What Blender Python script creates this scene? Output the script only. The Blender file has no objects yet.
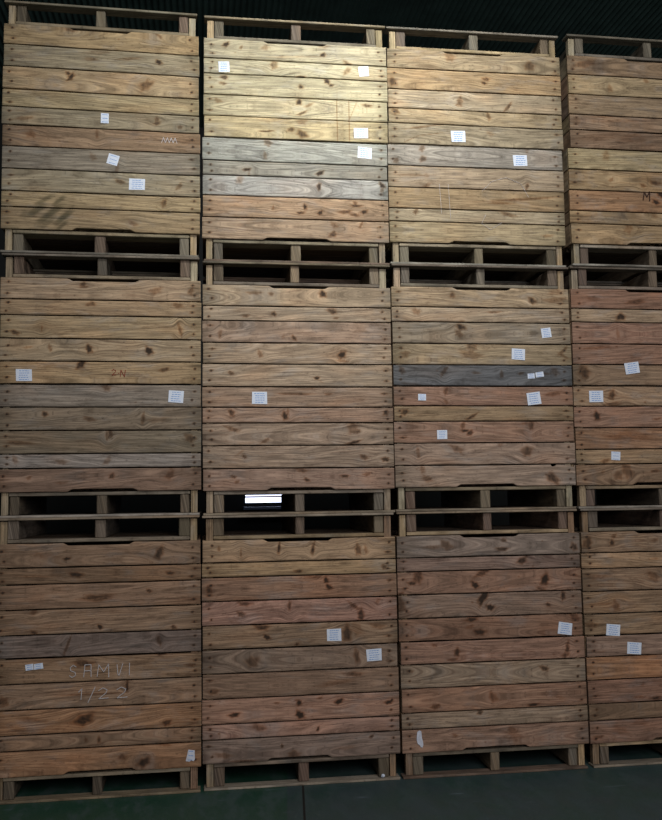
CAM=[0.02897, -5.54668, 1.72725, 0.14304, 0.09764, -0.01493, 1.78429]
LVC={1: [0.0, 0.1426, 0.8144, 1.483, 1.6324, 1.7817, 2.4356, 3.0924, 3.2395, 3.3866, 4.0485, 4.7042, 4.8517], 2: [0.0, 0.1502, 0.8197, 1.4792, 1.6266, 1.7739, 2.4247, 3.076, 3.2229, 3.3697, 4.0382, 4.7036, 4.8511], 3: [0.0, 0.148, 0.823, 1.4799, 1.6301, 1.7802, 2.4313, 3.0852, 3.2306, 3.3761, 4.0424, 4.7022, 4.8497], 4: [0.0, 0.145, 0.8183, 1.4819, 1.6296, 1.7772, 2.4359, 3.0903, 3.2406, 3.3908, 4.0548, 4.7123, 4.8598]}
CR={
 (1, 0, 0):{'ph':0.1475,'p':[-0.596,-0.0069,0.0218],'e':[0.6557,0.5196,0.3773,0.2306,0.117,0.0],'c':'TO TG TN TN TG','k':[(0,-0.198,0.638,0.0365,0.0132,0.5,4),(0,0.347,0.636,0.0377,0.0067,0.5,-41),(1,-0.073,0.452,0.0489,0.0099,0.4,4),(1,0.167,0.472,0.062,0.01,0.4,4),(1,0.348,0.46,0.0188,0.0133,0.8,4),(2,-0.212,0.349,0.0121,0.0131,0.7,4),(2,-0.194,0.325,0.0242,0.0131,0.8,34),(2,0.268,0.3,0.0249,0.0397,0.6,-31),(4,0.337,0.08,0.0187,0.0132,0.5,3),(4,0.337,0.054,0.0187,0.0131,0.6,3),(4,-0.471,0.044,0.0534,0.0128,0.4,3),(1,-0.025,0.502,0.0859,0.0198,0.25,4),(4,0.481,0.037,0.0125,0.0132,0.5,3)],'s':[(4,0.016,0.068,0.049,0.065,-1,0)],'st':[]},
 (1, 0, 1):{'ph':0.1471,'p':[-0.5897,-0.0106,0.01629],'e':[0.662,0.5261,0.3833,0.2425,0.1418,0.0],'c':'BR GG TG TN TB','k':[(0,-0.037,0.625,0.0122,0.0259,0.4,3),(0,-0.434,0.604,0.0356,0.0192,0.4,3),(1,-0.06,0.474,0.0242,0.0193,0.35,3),(1,0.087,0.406,0.0122,0.0258,0.4,3),(2,0.106,0.324,0.0244,0.0129,0.6,2),(2,0.469,0.306,0.0249,0.013,0.5,32),(3,0.376,0.198,0.0124,0.0258,0.6,2),(4,0.187,0.059,0.0244,0.0192,0.4,-28)],'s':[(1,0.062,0.463,0.067,0.065,-15,0),(2,0.21,0.31,0.098,0.071,0,1)],'st':[(3,-0.35,0.188,0.0652,0.0139,0.8,32),(3,-0.261,0.187,0.0476,0.014,0.9,42),(4,-0.396,0.121,0.0708,0.0221,0.85,37),(4,-0.313,0.101,0.1008,0.0221,0.9,42),(4,-0.229,0.087,0.0715,0.0202,0.95,44),(4,-0.46,0.093,0.0353,0.0251,0.5,62),(4,-0.324,0.05,0.0592,0.0189,0.6,42),(4,-0.241,0.03,0.0476,0.0126,0.8,44),(4,-0.547,0.013,0.0584,0.0188,0.4,2)]},
 (1, 1, 0):{'ph':0.1471,'p':[-0.5847,-0.0071,0.00401],'e':[0.6568,0.5207,0.4217,0.279,0.1395,0.0],'c':'TN TO TN TN TO','k':[(0,-0.116,0.618,0.0179,0.0094,0.7,1),(0,-0.116,0.6,0.0239,0.0063,0.5,1),(0,0.324,0.586,0.0305,0.0253,0.4,1),(0,0.539,0.586,0.0185,0.0191,0.5,1),(1,-0.067,0.495,0.0358,0.0094,0.6,1),(1,0.459,0.494,0.0307,0.0127,0.5,1),(2,-0.512,0.313,0.0232,0.0123,0.7,-39),(2,-0.355,0.34,0.0059,0.0185,0.5,1),(2,0.472,0.343,0.0092,0.0441,0.55,9),(3,-0.076,0.215,0.0178,0.0185,0.9,1),(3,0.284,0.207,0.0212,0.0187,0.95,31),(3,-0.306,0.218,0.0117,0.0184,0.5,1),(3,-0.435,0.223,0.0233,0.0092,0.4,1),(4,-0.122,0.122,0.0296,0.0185,0.8,30),(4,0.375,0.09,0.0243,0.0124,0.6,0)],'s':[(4,-0.455,0.052,0.093,0.073,0,1)],'st':[]},
 (1, 1, 1):{'ph':0.1493,'p':[-0.5842,-0.0021,0.00108],'e':[0.6539,0.5138,0.3722,0.2314,0.1443,0.0],'c':'GG GB GB GL MB','k':[(0,0.032,0.63,0.0179,0.0184,0.55,25),(1,-0.331,0.471,0.0175,0.0121,0.8,30),(1,0.249,0.441,0.012,0.0307,0.5,0),(1,-0.072,0.441,0.0295,0.0122,0.6,0),(1,0.333,0.434,0.0542,0.0185,0.3,0),(2,0.053,0.361,0.0119,0.0244,0.6,0),(2,0.035,0.337,0.0118,0.0243,0.4,0),(2,0.533,0.322,0.0243,0.0246,0.6,0),(3,-0.499,0.197,0.0172,0.0239,0.4,-1),(2,-0.472,0.298,0.0806,0.009,0.5,0),(3,0.037,0.185,0.0236,0.0182,0.4,29),(3,-0.227,0.182,0.0291,0.018,0.4,-1),(4,-0.417,0.088,0.0115,0.0119,0.5,-1),(4,0.067,0.094,0.0177,0.0121,0.7,-1),(4,0.412,0.096,0.0241,0.0244,0.5,-1),(4,-0.226,0.056,0.0291,0.009,0.4,-1),(4,0.418,0.138,0.012,0.0122,0.4,-1)],'s':[(0,0.448,0.578,0.091,0.074,-3,1)],'st':[]},
 (1, 2, 0):{'ph':0.1493,'p':[-0.5871,-0.0021,0.00351],'e':[0.6687,0.5235,0.4264,0.2795,0.1328,0.0],'c':'BR DB BR BR MV','k':[(0,0.351,0.591,0.0238,0.0299,0.7,-1),(0,-0.187,0.573,0.0173,0.0088,0.8,-1),(0,-0.314,0.595,0.0803,0.0176,0.3,-1),(1,-0.134,0.478,0.0289,0.0147,0.8,-2),(1,0.417,0.473,0.0179,0.0119,0.8,-2),(1,-0.369,0.475,0.0913,0.0117,0.3,-2),(2,-0.005,0.337,0.0813,0.0176,0.6,-2),(2,-0.052,0.351,0.0232,0.0117,0.5,-2),(2,0.293,0.371,0.0118,0.0119,0.7,-2),(3,0.008,0.167,0.0116,0.0117,0.95,-2),(3,-0.372,0.268,0.017,0.0174,0.5,-2),(3,-0.369,0.147,0.017,0.0087,0.7,-2),(3,0.441,0.15,0.0178,0.0089,0.7,-2),(4,-0.18,0.061,0.0086,0.0463,0.55,-17),(4,0.353,0.073,0.0088,0.0352,0.55,23)],'s':[],'st':[(2,-0.555,0.409,0.0169,0.0174,0.2,-2)]},
 (1, 2, 1):{'ph':0.1426,'p':[-0.5837,-0.0072,0.00395],'e':[0.6717,0.5256,0.3786,0.2356,0.1478,0.0],'c':'BR BR OB BR OB','k':[(0,0.368,0.669,0.0235,0.0088,0.8,-2),(0,-0.084,0.629,0.0401,0.0202,0.7,-2),(0,0.533,0.596,0.0237,0.0117,0.5,-2),(1,0.165,0.494,0.007,0.0289,0.8,-3),(1,-0.008,0.452,0.1836,0.004,0.6,0),(2,-0.081,0.308,0.0456,0.0285,0.75,-3),(2,-0.081,0.308,0.0171,0.0114,0.7,-3),(2,0.399,0.268,0.0175,0.0173,0.7,-3),(3,0.006,0.189,0.0114,0.0142,0.7,-3),(3,-0.068,0.193,0.0114,0.0114,0.5,-3),(4,0.266,0.048,0.0289,0.0228,0.75,-3),(4,0.139,0.084,0.0287,0.0114,0.5,-3),(1,-0.539,0.433,0.0279,0.0226,0.5,-3),(4,0.387,0.142,0.035,0.0086,0.4,-3),(2,-0.38,0.321,0.0785,0.0113,0.35,-3),(4,-0.491,-0.008,0.0166,0.0167,0.2,-3)],'s':[(0,-0.394,0.623,0.045,0.034,6,2),(0,-0.343,0.626,0.051,0.032,7,2),(4,0.537,0.071,0.053,0.069,-3,3)],'st':[]},
 (2, 0, 0):{'ph':0.1475,'p':[0.6355,0.0139,-0.00611],'e':[0.6654,0.5293,0.4265,0.2851,0.1436,0.0],'c':'PG PY PY PY YW','k':[(0,-0.458,0.623,0.0193,0.0136,0.8,3),(0,-0.361,0.608,0.0097,0.0102,0.6,3),(0,-0.205,0.615,0.0326,0.0137,0.4,3),(0,0.177,0.647,0.0332,0.0207,0.35,3),(0,0.176,0.585,0.0199,0.0103,0.8,3),(0,-0.361,0.676,0.013,0.0136,0.3,3),(1,-0.147,0.502,0.0196,0.0341,0.5,-37),(0,0.348,0.531,0.0334,0.0138,0.6,-17),(1,0.334,0.482,0.0334,0.0138,0.5,33),(2,-0.471,0.4,0.0257,0.0101,0.8,-17),(2,-0.478,0.359,0.0192,0.0101,0.6,3),(1,0.029,0.428,0.0197,0.0102,0.9,3),(2,0.028,0.36,0.0197,0.0102,0.7,3),(2,0.2,0.408,0.0199,0.0137,0.85,-27),(2,0.226,0.381,0.0133,0.0137,0.6,3),(3,-0.51,0.244,0.0255,0.0134,0.45,3),(3,0.014,0.257,0.0197,0.0136,0.9,3),(3,0.079,0.239,0.0263,0.0102,0.5,33),(3,0.033,0.183,0.0262,0.0102,0.7,23),(3,0.464,0.254,0.0268,0.0103,0.7,-17),(4,-0.203,0.051,0.0452,0.0047,0.8,2),(4,-0.041,0.067,0.0261,0.0101,0.6,2),(4,0.031,0.042,0.0327,0.0202,0.7,2),(4,0.032,0.123,0.0262,0.0203,0.4,3),(0,-0.042,0.561,0.1642,0.0068,0.3,3)],'s':[(1,-0.471,0.47,0.071,0.068,3,1),(1,0.445,0.487,0.067,0.069,7,1),(4,0.42,0.063,0.093,0.068,2,1)],'st':[]},
 (2, 0, 1):{'ph':0.1468,'p':[0.6272,0.0205,-0.0011],'e':[0.6685,0.5175,0.4209,0.2875,0.144,0.0],'c':'LG GL LG SA PT','k':[(0,-0.182,0.643,0.0259,0.0201,0.5,42),(0,-0.202,0.556,0.0129,0.02,0.5,2),(1,-0.318,0.462,0.0192,0.0099,0.9,2),(1,0.155,0.455,0.0197,0.0134,0.9,32),(2,-0.363,0.397,0.0255,0.0264,0.4,2),(1,-0.305,0.425,0.0096,0.0265,0.4,2),(2,0.147,0.364,0.0098,0.0267,0.8,2),(2,0.563,0.389,0.02,0.0135,0.8,-28),(2,0.563,0.355,0.0133,0.0135,0.5,2),(3,-0.153,0.212,0.0064,0.0132,0.5,2),(3,0.054,0.225,0.013,0.0133,0.8,2),(3,0.027,0.185,0.0194,0.0099,0.7,2),(3,0.151,0.189,0.013,0.0133,0.8,2),(3,0.388,0.242,0.0264,0.01,0.7,2),(3,0.315,0.2,0.0329,0.0133,0.6,2),(3,0.44,0.204,0.0199,0.0134,0.7,2),(3,0.38,0.182,0.0264,0.01,0.6,2),(4,0.241,0.112,0.0262,0.0199,0.4,2),(4,0.234,0.049,0.0261,0.0133,0.7,2),(4,0.419,0.117,0.0099,0.02,0.5,-28),(3,0.382,0.262,0.0099,0.0134,0.7,2)],'s':[(0,0.451,0.602,0.093,0.075,-3,1)],'st':[]},
 (2, 1, 0):{'ph':0.1468,'p':[0.628,0.0152,0.00271],'e':[0.6514,0.5148,0.4198,0.2799,0.1453,0.0],'c':'PN PN PT PN PN','k':[(0,-0.172,0.594,0.0127,0.0129,0.5,1),(0,0.158,0.599,0.0259,0.0163,0.8,1),(0,-0.28,0.599,0.0379,0.0129,0.45,1),(1,-0.154,0.465,0.019,0.0097,0.7,-29),(1,-0.331,0.45,0.0189,0.0096,0.6,21),(1,0.218,0.489,0.0324,0.013,0.7,-29),(1,0.243,0.444,0.0194,0.0065,0.5,1),(2,-0.494,0.333,0.0093,0.0318,0.45,1),(2,-0.028,0.312,0.0191,0.0096,0.7,-34),(2,-0.098,0.318,0.0127,0.0128,0.3,1),(3,-0.244,0.208,0.0157,0.0191,0.55,0),(3,0.278,0.206,0.0194,0.0258,0.75,0),(3,0.284,0.167,0.0323,0.0064,0.5,0),(4,-0.426,0.086,0.0187,0.0095,0.6,0),(4,0.115,0.057,0.0128,0.0096,0.95,0),(4,0.134,0.038,0.032,0.0064,0.3,-30)],'s':[],'st':[]},
 (2, 1, 1):{'ph':0.1474,'p':[0.627,0.0102,0.00529],'e':[0.6507,0.5208,0.4226,0.2818,0.1395,0.0],'c':'PT SP PT PT SP','k':[(0,-0.013,0.605,0.0823,0.0063,0.7,0),(0,0.185,0.605,0.0192,0.0096,0.5,0),(0,0.045,0.637,0.0508,0.0064,0.4,0),(1,-0.423,0.485,0.0124,0.025,0.7,15),(1,-0.09,0.466,0.0189,0.0189,0.8,0),(1,-0.071,0.491,0.0095,0.0189,0.5,0),(1,0.557,0.484,0.0195,0.0128,0.7,0),(2,-0.421,0.386,0.037,0.0125,0.55,-25),(2,-0.216,0.31,0.0312,0.0094,0.5,20),(2,0.342,0.388,0.0386,0.0318,0.45,0),(2,0.346,0.298,0.0321,0.0095,0.85,15),(2,0.373,0.368,0.0193,0.0095,0.6,30),(3,-0.344,0.212,0.0124,0.0093,0.7,0),(3,-0.372,0.237,0.0432,0.0062,0.3,30),(3,0.409,0.203,0.0193,0.0158,0.6,-25),(3,0.544,0.189,0.0162,0.0159,0.7,0),(4,0.013,0.123,0.0252,0.0125,0.65,-1),(4,0.044,0.064,0.0189,0.0093,0.7,-1),(4,0.285,0.086,0.0191,0.0094,0.7,-1),(4,-0.41,0.088,0.0123,0.0092,0.7,-1),(4,-0.391,0.057,0.0123,0.0092,0.6,-1),(4,0.426,0.096,0.0193,0.0126,0.5,-1),(2,-0.297,0.299,0.1241,0.0062,0.25,5)],'s':[(0,-0.249,0.579,0.094,0.076,0,1)],'st':[]},
 (2, 2, 0):{'ph':0.1474,'p':[0.6238,0.006,0.00245],'e':[0.6595,0.5201,0.4316,0.2877,0.1432,0.0],'c':'OT TO PB PK BR','k':[(0,-0.132,0.601,0.0093,0.0305,0.75,-1),(0,0.079,0.591,0.0094,0.0307,0.8,-1),(0,0.362,0.579,0.019,0.0247,0.65,-1),(0,0.413,0.578,0.0127,0.0248,0.4,-1),(0,-0.5,0.603,0.0121,0.0121,0.5,-1),(0,-0.366,0.576,0.0061,0.0243,0.4,-1),(1,-0.016,0.458,0.0186,0.0091,0.7,-2),(1,0.526,0.47,0.0191,0.0124,0.6,-1),(2,0.158,0.399,0.0156,0.0122,0.9,-2),(2,0.176,0.356,0.0188,0.0122,0.85,-2),(2,0.071,0.42,0.0498,0.0091,0.4,-2),(2,-0.561,0.359,0.0181,0.015,0.7,-2),(3,-0.346,0.269,0.0304,0.015,0.6,-2),(3,-0.368,0.209,0.0182,0.018,0.6,-2),(3,-0.071,0.248,0.0074,0.0302,0.7,-2),(3,0.331,0.235,0.0315,0.0122,0.6,-37),(3,0.374,0.178,0.0189,0.0305,0.75,23),(3,0.483,0.26,0.0127,0.0184,0.4,-2),(4,-0.244,0.127,0.0366,0.018,0.7,-22),(4,-0.21,0.065,0.0183,0.012,0.9,-2),(4,0.284,0.067,0.0313,0.0363,0.7,-2),(4,0.284,0.055,0.0156,0.0121,0.6,-2),(4,0.347,0.095,0.0377,0.0425,0.3,-2),(4,0.477,0.109,0.0379,0.0183,0.45,-2),(4,-0.027,0.017,0.0123,0.009,0.5,-2)],'s':[(4,0.203,0.064,0.087,0.073,0,1)],'st':[]},
 (2, 2, 1):{'ph':0.1502,'p':[0.6243,0.0065,-0.0026],'e':[0.6695,0.5261,0.3779,0.2295,0.141,0.0],'c':'BG MB PK PK BG','k':[(0,-0.303,0.589,0.0303,0.0356,0.5,-2),(0,0.341,0.601,0.0188,0.0362,0.55,-2),(1,0.317,0.493,0.0499,0.015,0.5,-2),(1,-0.534,0.422,0.0239,0.0176,0.5,-3),(1,0.204,0.444,0.1363,0.012,0.35,8),(2,-0.019,0.334,0.0183,0.0118,0.85,27),(2,0.227,0.332,0.0186,0.0149,0.95,-3),(2,-0.037,0.353,0.0122,0.0059,0.5,-3),(2,0.11,0.359,0.0123,0.0059,0.6,-3),(2,-0.153,0.34,0.0121,0.0059,0.6,-3),(2,-0.413,0.281,0.0239,0.0146,0.85,-3),(2,-0.014,0.263,0.0244,0.0177,0.95,-3),(2,0.536,0.313,0.0189,0.012,0.85,-3),(3,-0.263,0.204,0.0422,0.0176,0.5,-3),(3,0.095,0.176,0.0074,0.0118,0.9,-3),(4,0.425,0.114,0.0125,0.0089,0.7,-3),(4,-0.125,0.086,0.0091,0.0088,0.7,-3),(4,-0.053,0.035,0.0425,0.0146,0.55,-3),(4,-0.479,0.049,0.0416,0.0174,0.45,-3),(4,-0.348,0.008,0.0598,0.0087,0.6,-3),(4,0.26,0.056,0.074,0.0118,0.3,-3)],'s':[(0,0.45,0.603,0.094,0.073,2,1)],'st':[]},
 (3, 0, 0):{'ph':0.1475,'p':[1.8425,0.0088,-0.00691],'e':[0.6597,0.5231,0.378,0.2464,0.1442,0.0],'c':'TN OT PN TN TG','k':[(0,-0.17,0.615,0.0277,0.0352,0.45,3),(0,0.381,0.578,0.0425,0.0213,0.5,3),(1,0.075,0.474,0.0209,0.0141,0.65,3),(1,0.06,0.445,0.0139,0.0105,0.7,3),(1,-0.565,0.423,0.0271,0.0208,0.6,3),(2,-0.11,0.307,0.0207,0.0279,0.5,3),(2,0.222,0.285,0.035,0.0105,0.6,43),(3,0.085,0.215,0.0139,0.0244,0.55,3),(3,-0.555,0.224,0.027,0.0206,0.55,3),(4,-0.348,0.126,0.1497,0.0048,0.5,10),(0,0.564,0.535,0.0286,0.0143,0.3,3),(4,0.091,0.097,0.0278,0.0209,0.3,2)],'s':[(4,-0.131,0.064,0.096,0.076,2,1)],'st':[]},
 (3, 0, 1):{'ph':0.1454,'p':[1.8342,0.0095,-0.00635],'e':[0.6664,0.5211,0.374,0.2313,0.1439,0.0],'c':'GL PT TB PN TN','k':[(0,-0.371,0.641,0.0203,0.0206,0.5,-38),(0,-0.368,0.566,0.0271,0.0137,0.6,22),(0,0.353,0.652,0.014,0.0209,0.35,2),(0,-0.548,0.549,0.0201,0.0136,0.5,2),(1,-0.343,0.389,0.027,0.0136,0.4,42),(1,-0.341,0.457,0.0135,0.0204,0.35,2),(1,0.344,0.403,0.007,0.0276,0.6,-18),(1,-0.422,0.456,0.0944,0.0048,0.5,2),(3,-0.422,0.212,0.0134,0.0202,0.5,2),(3,0.205,0.208,0.0415,0.0137,0.5,-13),(2,0.292,0.313,0.2086,0.0083,0.5,4),(2,0.152,0.283,0.0829,0.0069,0.45,2),(4,0.477,0.068,0.0279,0.0137,0.4,1)],'s':[(0,0.302,0.581,0.098,0.076,2,1)],'st':[]},
 (3, 1, 0):{'ph':0.1454,'p':[1.835,0.0013,-0.00452],'e':[0.6539,0.5185,0.4196,0.2779,0.139,0.0],'c':'TN PN TG TN DG','k':[(0,-0.195,0.597,0.0202,0.0133,0.55,1),(0,0.345,0.569,0.0207,0.0202,0.7,1),(0,0.514,0.631,0.0626,0.0203,0.35,1),(0,0.504,0.576,0.0555,0.0203,0.4,1),(1,-0.441,0.486,0.0199,0.0263,0.45,21),(1,0.082,0.488,0.034,0.0067,0.6,1),(2,-0.144,0.387,0.0336,0.0132,0.75,1),(2,-0.159,0.344,0.0201,0.0198,0.6,1),(1,-0.136,0.423,0.0134,0.0132,0.4,1),(3,-0.076,0.264,0.0403,0.0198,0.55,0),(3,-0.082,0.204,0.0604,0.0329,0.4,0),(3,-0.082,0.224,0.0201,0.0164,0.5,0),(3,-0.517,0.206,0.0197,0.026,0.4,0),(3,0.546,0.235,0.0346,0.01,0.55,35),(3,0.544,0.202,0.0346,0.01,0.5,-30),(4,-0.543,0.102,0.0197,0.0194,0.5,30),(4,-0.266,0.094,0.0133,0.0326,0.5,-30),(4,-0.053,0.086,0.0335,0.0066,0.5,0),(4,0.119,0.078,0.0135,0.0197,0.5,-20),(4,0.402,0.083,0.0548,0.0066,0.5,0),(4,0.485,0.096,0.0275,0.0266,0.4,0),(4,0.251,0.084,0.0136,0.0099,0.7,0),(4,-0.492,0.011,0.0656,0.0129,0.3,0)],'s':[(2,0.433,0.354,0.065,0.064,7,1),(3,0.236,0.21,0.089,0.073,-3,1),(4,0.319,0.067,0.048,0.033,3,2),(4,0.377,0.077,0.055,0.033,8,2)],'st':[]},
 (3, 1, 1):{'ph':0.1501,'p':[1.834,0.0009,-3e-05],'e':[0.6511,0.5229,0.4232,0.2834,0.1413,0.0],'c':'PB TB PB PT PT','k':[(0,-0.256,0.618,0.01,0.026,0.6,0),(0,0.467,0.601,0.0481,0.0132,0.5,0),(1,-0.529,0.483,0.0261,0.0128,0.7,35),(1,-0.09,0.451,0.0333,0.0097,0.75,35),(0,-0.257,0.55,0.0133,0.0129,0.5,0),(2,-0.137,0.361,0.0199,0.0097,0.8,0),(2,-0.104,0.347,0.02,0.0129,0.8,0),(2,-0.149,0.396,0.0133,0.0258,0.5,0),(2,0.308,0.394,0.0136,0.0327,0.6,0),(2,0.268,0.407,0.0339,0.0065,0.4,0),(3,-0.195,0.245,0.0463,0.0192,0.45,-40),(3,-0.45,0.223,0.0131,0.0319,0.4,0),(3,0.274,0.226,0.0271,0.0389,0.55,0),(4,-0.423,0.114,0.0196,0.0191,0.45,29),(4,-0.396,0.055,0.0326,0.019,0.45,-1),(4,0.441,0.05,0.0476,0.0207,0.75,-26),(3,0.094,0.267,0.0201,0.0129,0.3,0)],'s':[(0,-0.415,0.578,0.053,0.042,0,1),(0,0.332,0.57,0.092,0.079,7,1),(2,-0.29,0.337,0.066,0.058,0,1)],'st':[]},
 (3, 2, 0):{'ph':0.1501,'p':[1.8361,-0.0003,-0.00698],'e':[0.657,0.518,0.4315,0.2884,0.1418,0.0],'c':'MG BG PB BG RB','k':[(0,-0.285,0.593,0.0325,0.0251,0.55,-1),(0,-0.363,0.582,0.0777,0.0125,0.35,-1),(0,0.094,0.617,0.0199,0.0095,0.6,-1),(0,0.081,0.56,0.0265,0.0126,0.75,-1),(0,0.563,0.564,0.0203,0.0192,0.7,-1),(1,0.211,0.484,0.0266,0.019,0.75,-1),(2,-0.049,0.418,0.0459,0.0188,0.6,19),(2,-0.103,0.338,0.0196,0.0187,0.9,-2),(2,-0.471,0.396,0.0257,0.0372,0.6,33),(2,-0.511,0.36,0.0192,0.0124,0.8,-2),(2,0.36,0.359,0.0267,0.0253,0.85,-2),(2,0.331,0.302,0.0266,0.0126,0.6,-2),(3,-0.047,0.268,0.0196,0.0499,0.95,-27),(3,-0.01,0.196,0.0196,0.0187,0.9,-2),(3,0.374,0.203,0.0133,0.0094,0.7,-2),(3,0.476,0.254,0.0134,0.0252,0.8,-22),(3,-0.584,0.229,0.0255,0.0307,0.6,-2),(2,-0.583,0.295,0.0191,0.0123,0.5,-2),(4,-0.132,0.124,0.0325,0.0124,0.75,-2),(4,-0.08,0.045,0.026,0.0185,0.8,-2),(4,0.545,0.134,0.0335,0.0377,0.5,-2),(4,-0.144,0.078,0.026,0.0124,0.4,-2)],'s':[(4,0.481,0.049,0.09,0.075,-9,1)],'st':[]},
 (3, 2, 1):{'ph':0.148,'p':[1.8434,-0.0004,-0.00698],'e':[0.675,0.535,0.3903,0.243,0.145,0.0],'c':'PB TX PB TX PB','k':[(0,-0.24,0.6,0.0193,0.0184,0.75,-2),(0,-0.267,0.557,0.0257,0.0092,0.6,-2),(0,-0.387,0.648,0.0192,0.0092,0.4,-2),(0,0.485,0.601,0.0133,0.0312,0.65,-2),(0,0.473,0.558,0.02,0.0124,0.6,-2),(1,0.324,0.481,0.0264,0.0124,0.75,-37),(1,-0.537,0.496,0.0127,0.0121,0.4,-2),(2,-0.016,0.318,0.0259,0.0244,0.55,-3),(2,-0.39,0.276,0.0254,0.0121,0.55,-3),(2,0.243,0.26,0.0262,0.0092,0.9,7),(3,-0.103,0.23,0.0193,0.0121,0.7,-3),(4,0.099,0.077,0.0844,0.0303,0.35,-18),(4,0.1,0.113,0.0325,0.0121,0.5,-3),(4,-0.268,0.096,0.0128,0.012,0.5,-3),(2,0.422,0.298,0.0265,0.0123,0.3,-3)],'s':[(4,-0.49,0.087,0.05,0.102,-3,4)],'st':[]},
 (4, 0, 0):{'ph':0.1475,'p':[3.0903,-0.0105,0.00698],'e':[0.6575,0.5205,0.3799,0.2371,0.1294,0.0],'c':'BR TN TB BR DB','k':[(0,-0.477,0.596,0.0724,0.0215,0.5,3),(1,-0.3,0.428,0.0219,0.0215,0.4,3),(1,-0.033,0.5,0.0222,0.0144,0.4,3),(3,-0.239,0.203,0.2186,0.0142,0.25,3),(4,-0.389,0.083,0.1588,0.0282,0.25,3),(4,-0.157,0.087,0.1314,0.0284,0.3,3),(3,-0.382,0.225,0.0724,0.0071,0.4,3),(2,-0.577,0.377,0.0144,0.0213,0.3,3)],'s':[],'st':[]},
 (4, 0, 1):{'ph':0.1502,'p':[3.0665,-0.0098,0.00698],'e':[0.664,0.5171,0.3735,0.2299,0.1418,0.0],'c':'TN OT OB TB OT','k':[(0,-0.328,0.616,0.0289,0.0281,0.35,2),(4,-0.187,0.119,0.0288,0.0347,0.4,2),(2,0.058,0.364,0.022,0.0211,0.9,2),(2,0.019,0.307,0.0219,0.014,0.9,2),(1,-0.07,0.416,0.0146,0.0141,0.5,2),(3,0.006,0.208,0.0219,0.021,0.3,2),(1,-0.3,0.449,0.0144,0.014,0.5,2),(1,0.019,0.44,0.0293,0.0141,0.6,2)],'s':[],'st':[]},
 (4, 1, 0):{'ph':0.1502,'p':[3.0481,-0.0022,0.00158],'e':[0.6544,0.5178,0.4274,0.2811,0.1421,0.0],'c':'RB TN PB PB BR','k':[(0,-0.142,0.567,0.0643,0.0137,0.6,1),(0,-0.444,0.583,0.0352,0.0204,0.35,1),(1,-0.254,0.463,0.0355,0.017,0.8,1),(2,-0.278,0.348,0.0142,0.0271,0.4,1),(3,-0.431,0.252,0.0982,0.0081,0.5,1),(4,-0.529,0.097,0.0278,0.04,0.6,-35),(4,-0.516,0.064,0.0209,0.0133,0.6,0)],'s':[(4,-0.191,0.119,0.099,0.077,8,1)],'st':[]},
 (4, 1, 1):{'ph':0.1477,'p':[3.0417,-0.0009,0.00061],'e':[0.6587,0.5231,0.3808,0.2385,0.1412,0.0],'c':'OT PB OB OT BR','k':[(0,-0.333,0.597,0.021,0.0267,0.65,20),(1,-0.445,0.458,0.0209,0.0198,0.9,0),(0,-0.336,0.537,0.056,0.01,0.6,0),(1,-0.024,0.437,0.0284,0.0067,0.6,0),(2,-0.221,0.324,0.1894,0.0265,0.35,0),(2,-0.326,0.318,0.0698,0.0132,0.4,0),(4,-0.253,0.1,0.0349,0.0525,0.5,-1),(4,-0.317,0.062,0.0347,0.0196,0.5,-1),(4,-0.42,0.089,0.0138,0.0131,0.3,-1),(4,-0.057,0.092,0.0282,0.0066,0.7,-1),(3,-0.403,0.161,0.0208,0.0131,0.6,-1)],'s':[(0,-0.446,0.587,0.098,0.076,0,1),(3,-0.328,0.193,0.063,0.056,-4,0)],'st':[(3,-0.608,0.202,0.0137,0.0522,0.3,0)]},
 (4, 2, 0):{'ph':0.1477,'p':[3.0515,0.0002,-0.00015],'e':[0.6636,0.5257,0.4248,0.2797,0.1366,0.0],'c':'BR OT BR BR BR','k':[(0,-0.373,0.631,0.0138,0.0129,0.6,-1),(0,-0.389,0.587,0.0172,0.0129,0.8,-1),(0,-0.56,0.59,0.0341,0.0257,0.6,-1),(0,-0.09,0.6,0.0209,0.013,0.4,-1),(1,-0.104,0.477,0.0418,0.0065,0.4,-1),(2,-0.502,0.371,0.0682,0.0191,0.4,-2),(2,-0.11,0.361,0.0347,0.0322,0.45,-2),(3,-0.381,0.183,0.0273,0.0254,0.5,-2),(3,-0.49,0.199,0.0816,0.0127,0.3,-2),(4,-0.55,0.068,0.0338,0.0189,0.5,-2)],'s':[(4,-0.409,0.032,0.095,0.073,-6,1)],'st':[]},
 (4, 2, 1):{'ph':0.145,'p':[3.058,-0.0009,0.00062],'e':[0.6732,0.5397,0.3948,0.2469,0.143,0.0],'c':'MB OB RB DB RB','k':[(2,-0.151,0.266,0.0274,0.0094,0.8,-3),(2,-0.253,0.277,0.0545,0.0062,0.4,-3),(4,-0.261,0.122,0.0679,0.0186,0.3,-3),(4,-0.399,0.079,0.0539,0.0247,0.3,-3),(2,-0.229,0.358,0.0137,0.0125,0.3,-2),(0,-0.511,0.57,0.0338,0.0094,0.3,-2),(4,-0.549,0.043,0.0268,0.0123,0.5,-3)],'s':[(0,-0.279,0.586,0.096,0.076,-5,1)],'st':[]},
}
JS,JX=0.0945,0.6227
LAMP_P,FILL_P,FRONT_FILL_P,EXPO=20.,105.,320.,0.
import bpy, math, random
import numpy as np
R=random.Random(7)
NR=np.random.RandomState(5)
C=bpy.context.scene.collection
def lin(c):
    c=np.asarray(c,float)/255.
    return np.where(c<=.04045,c/12.92,((c+.055)/1.055)**2.4)
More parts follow.
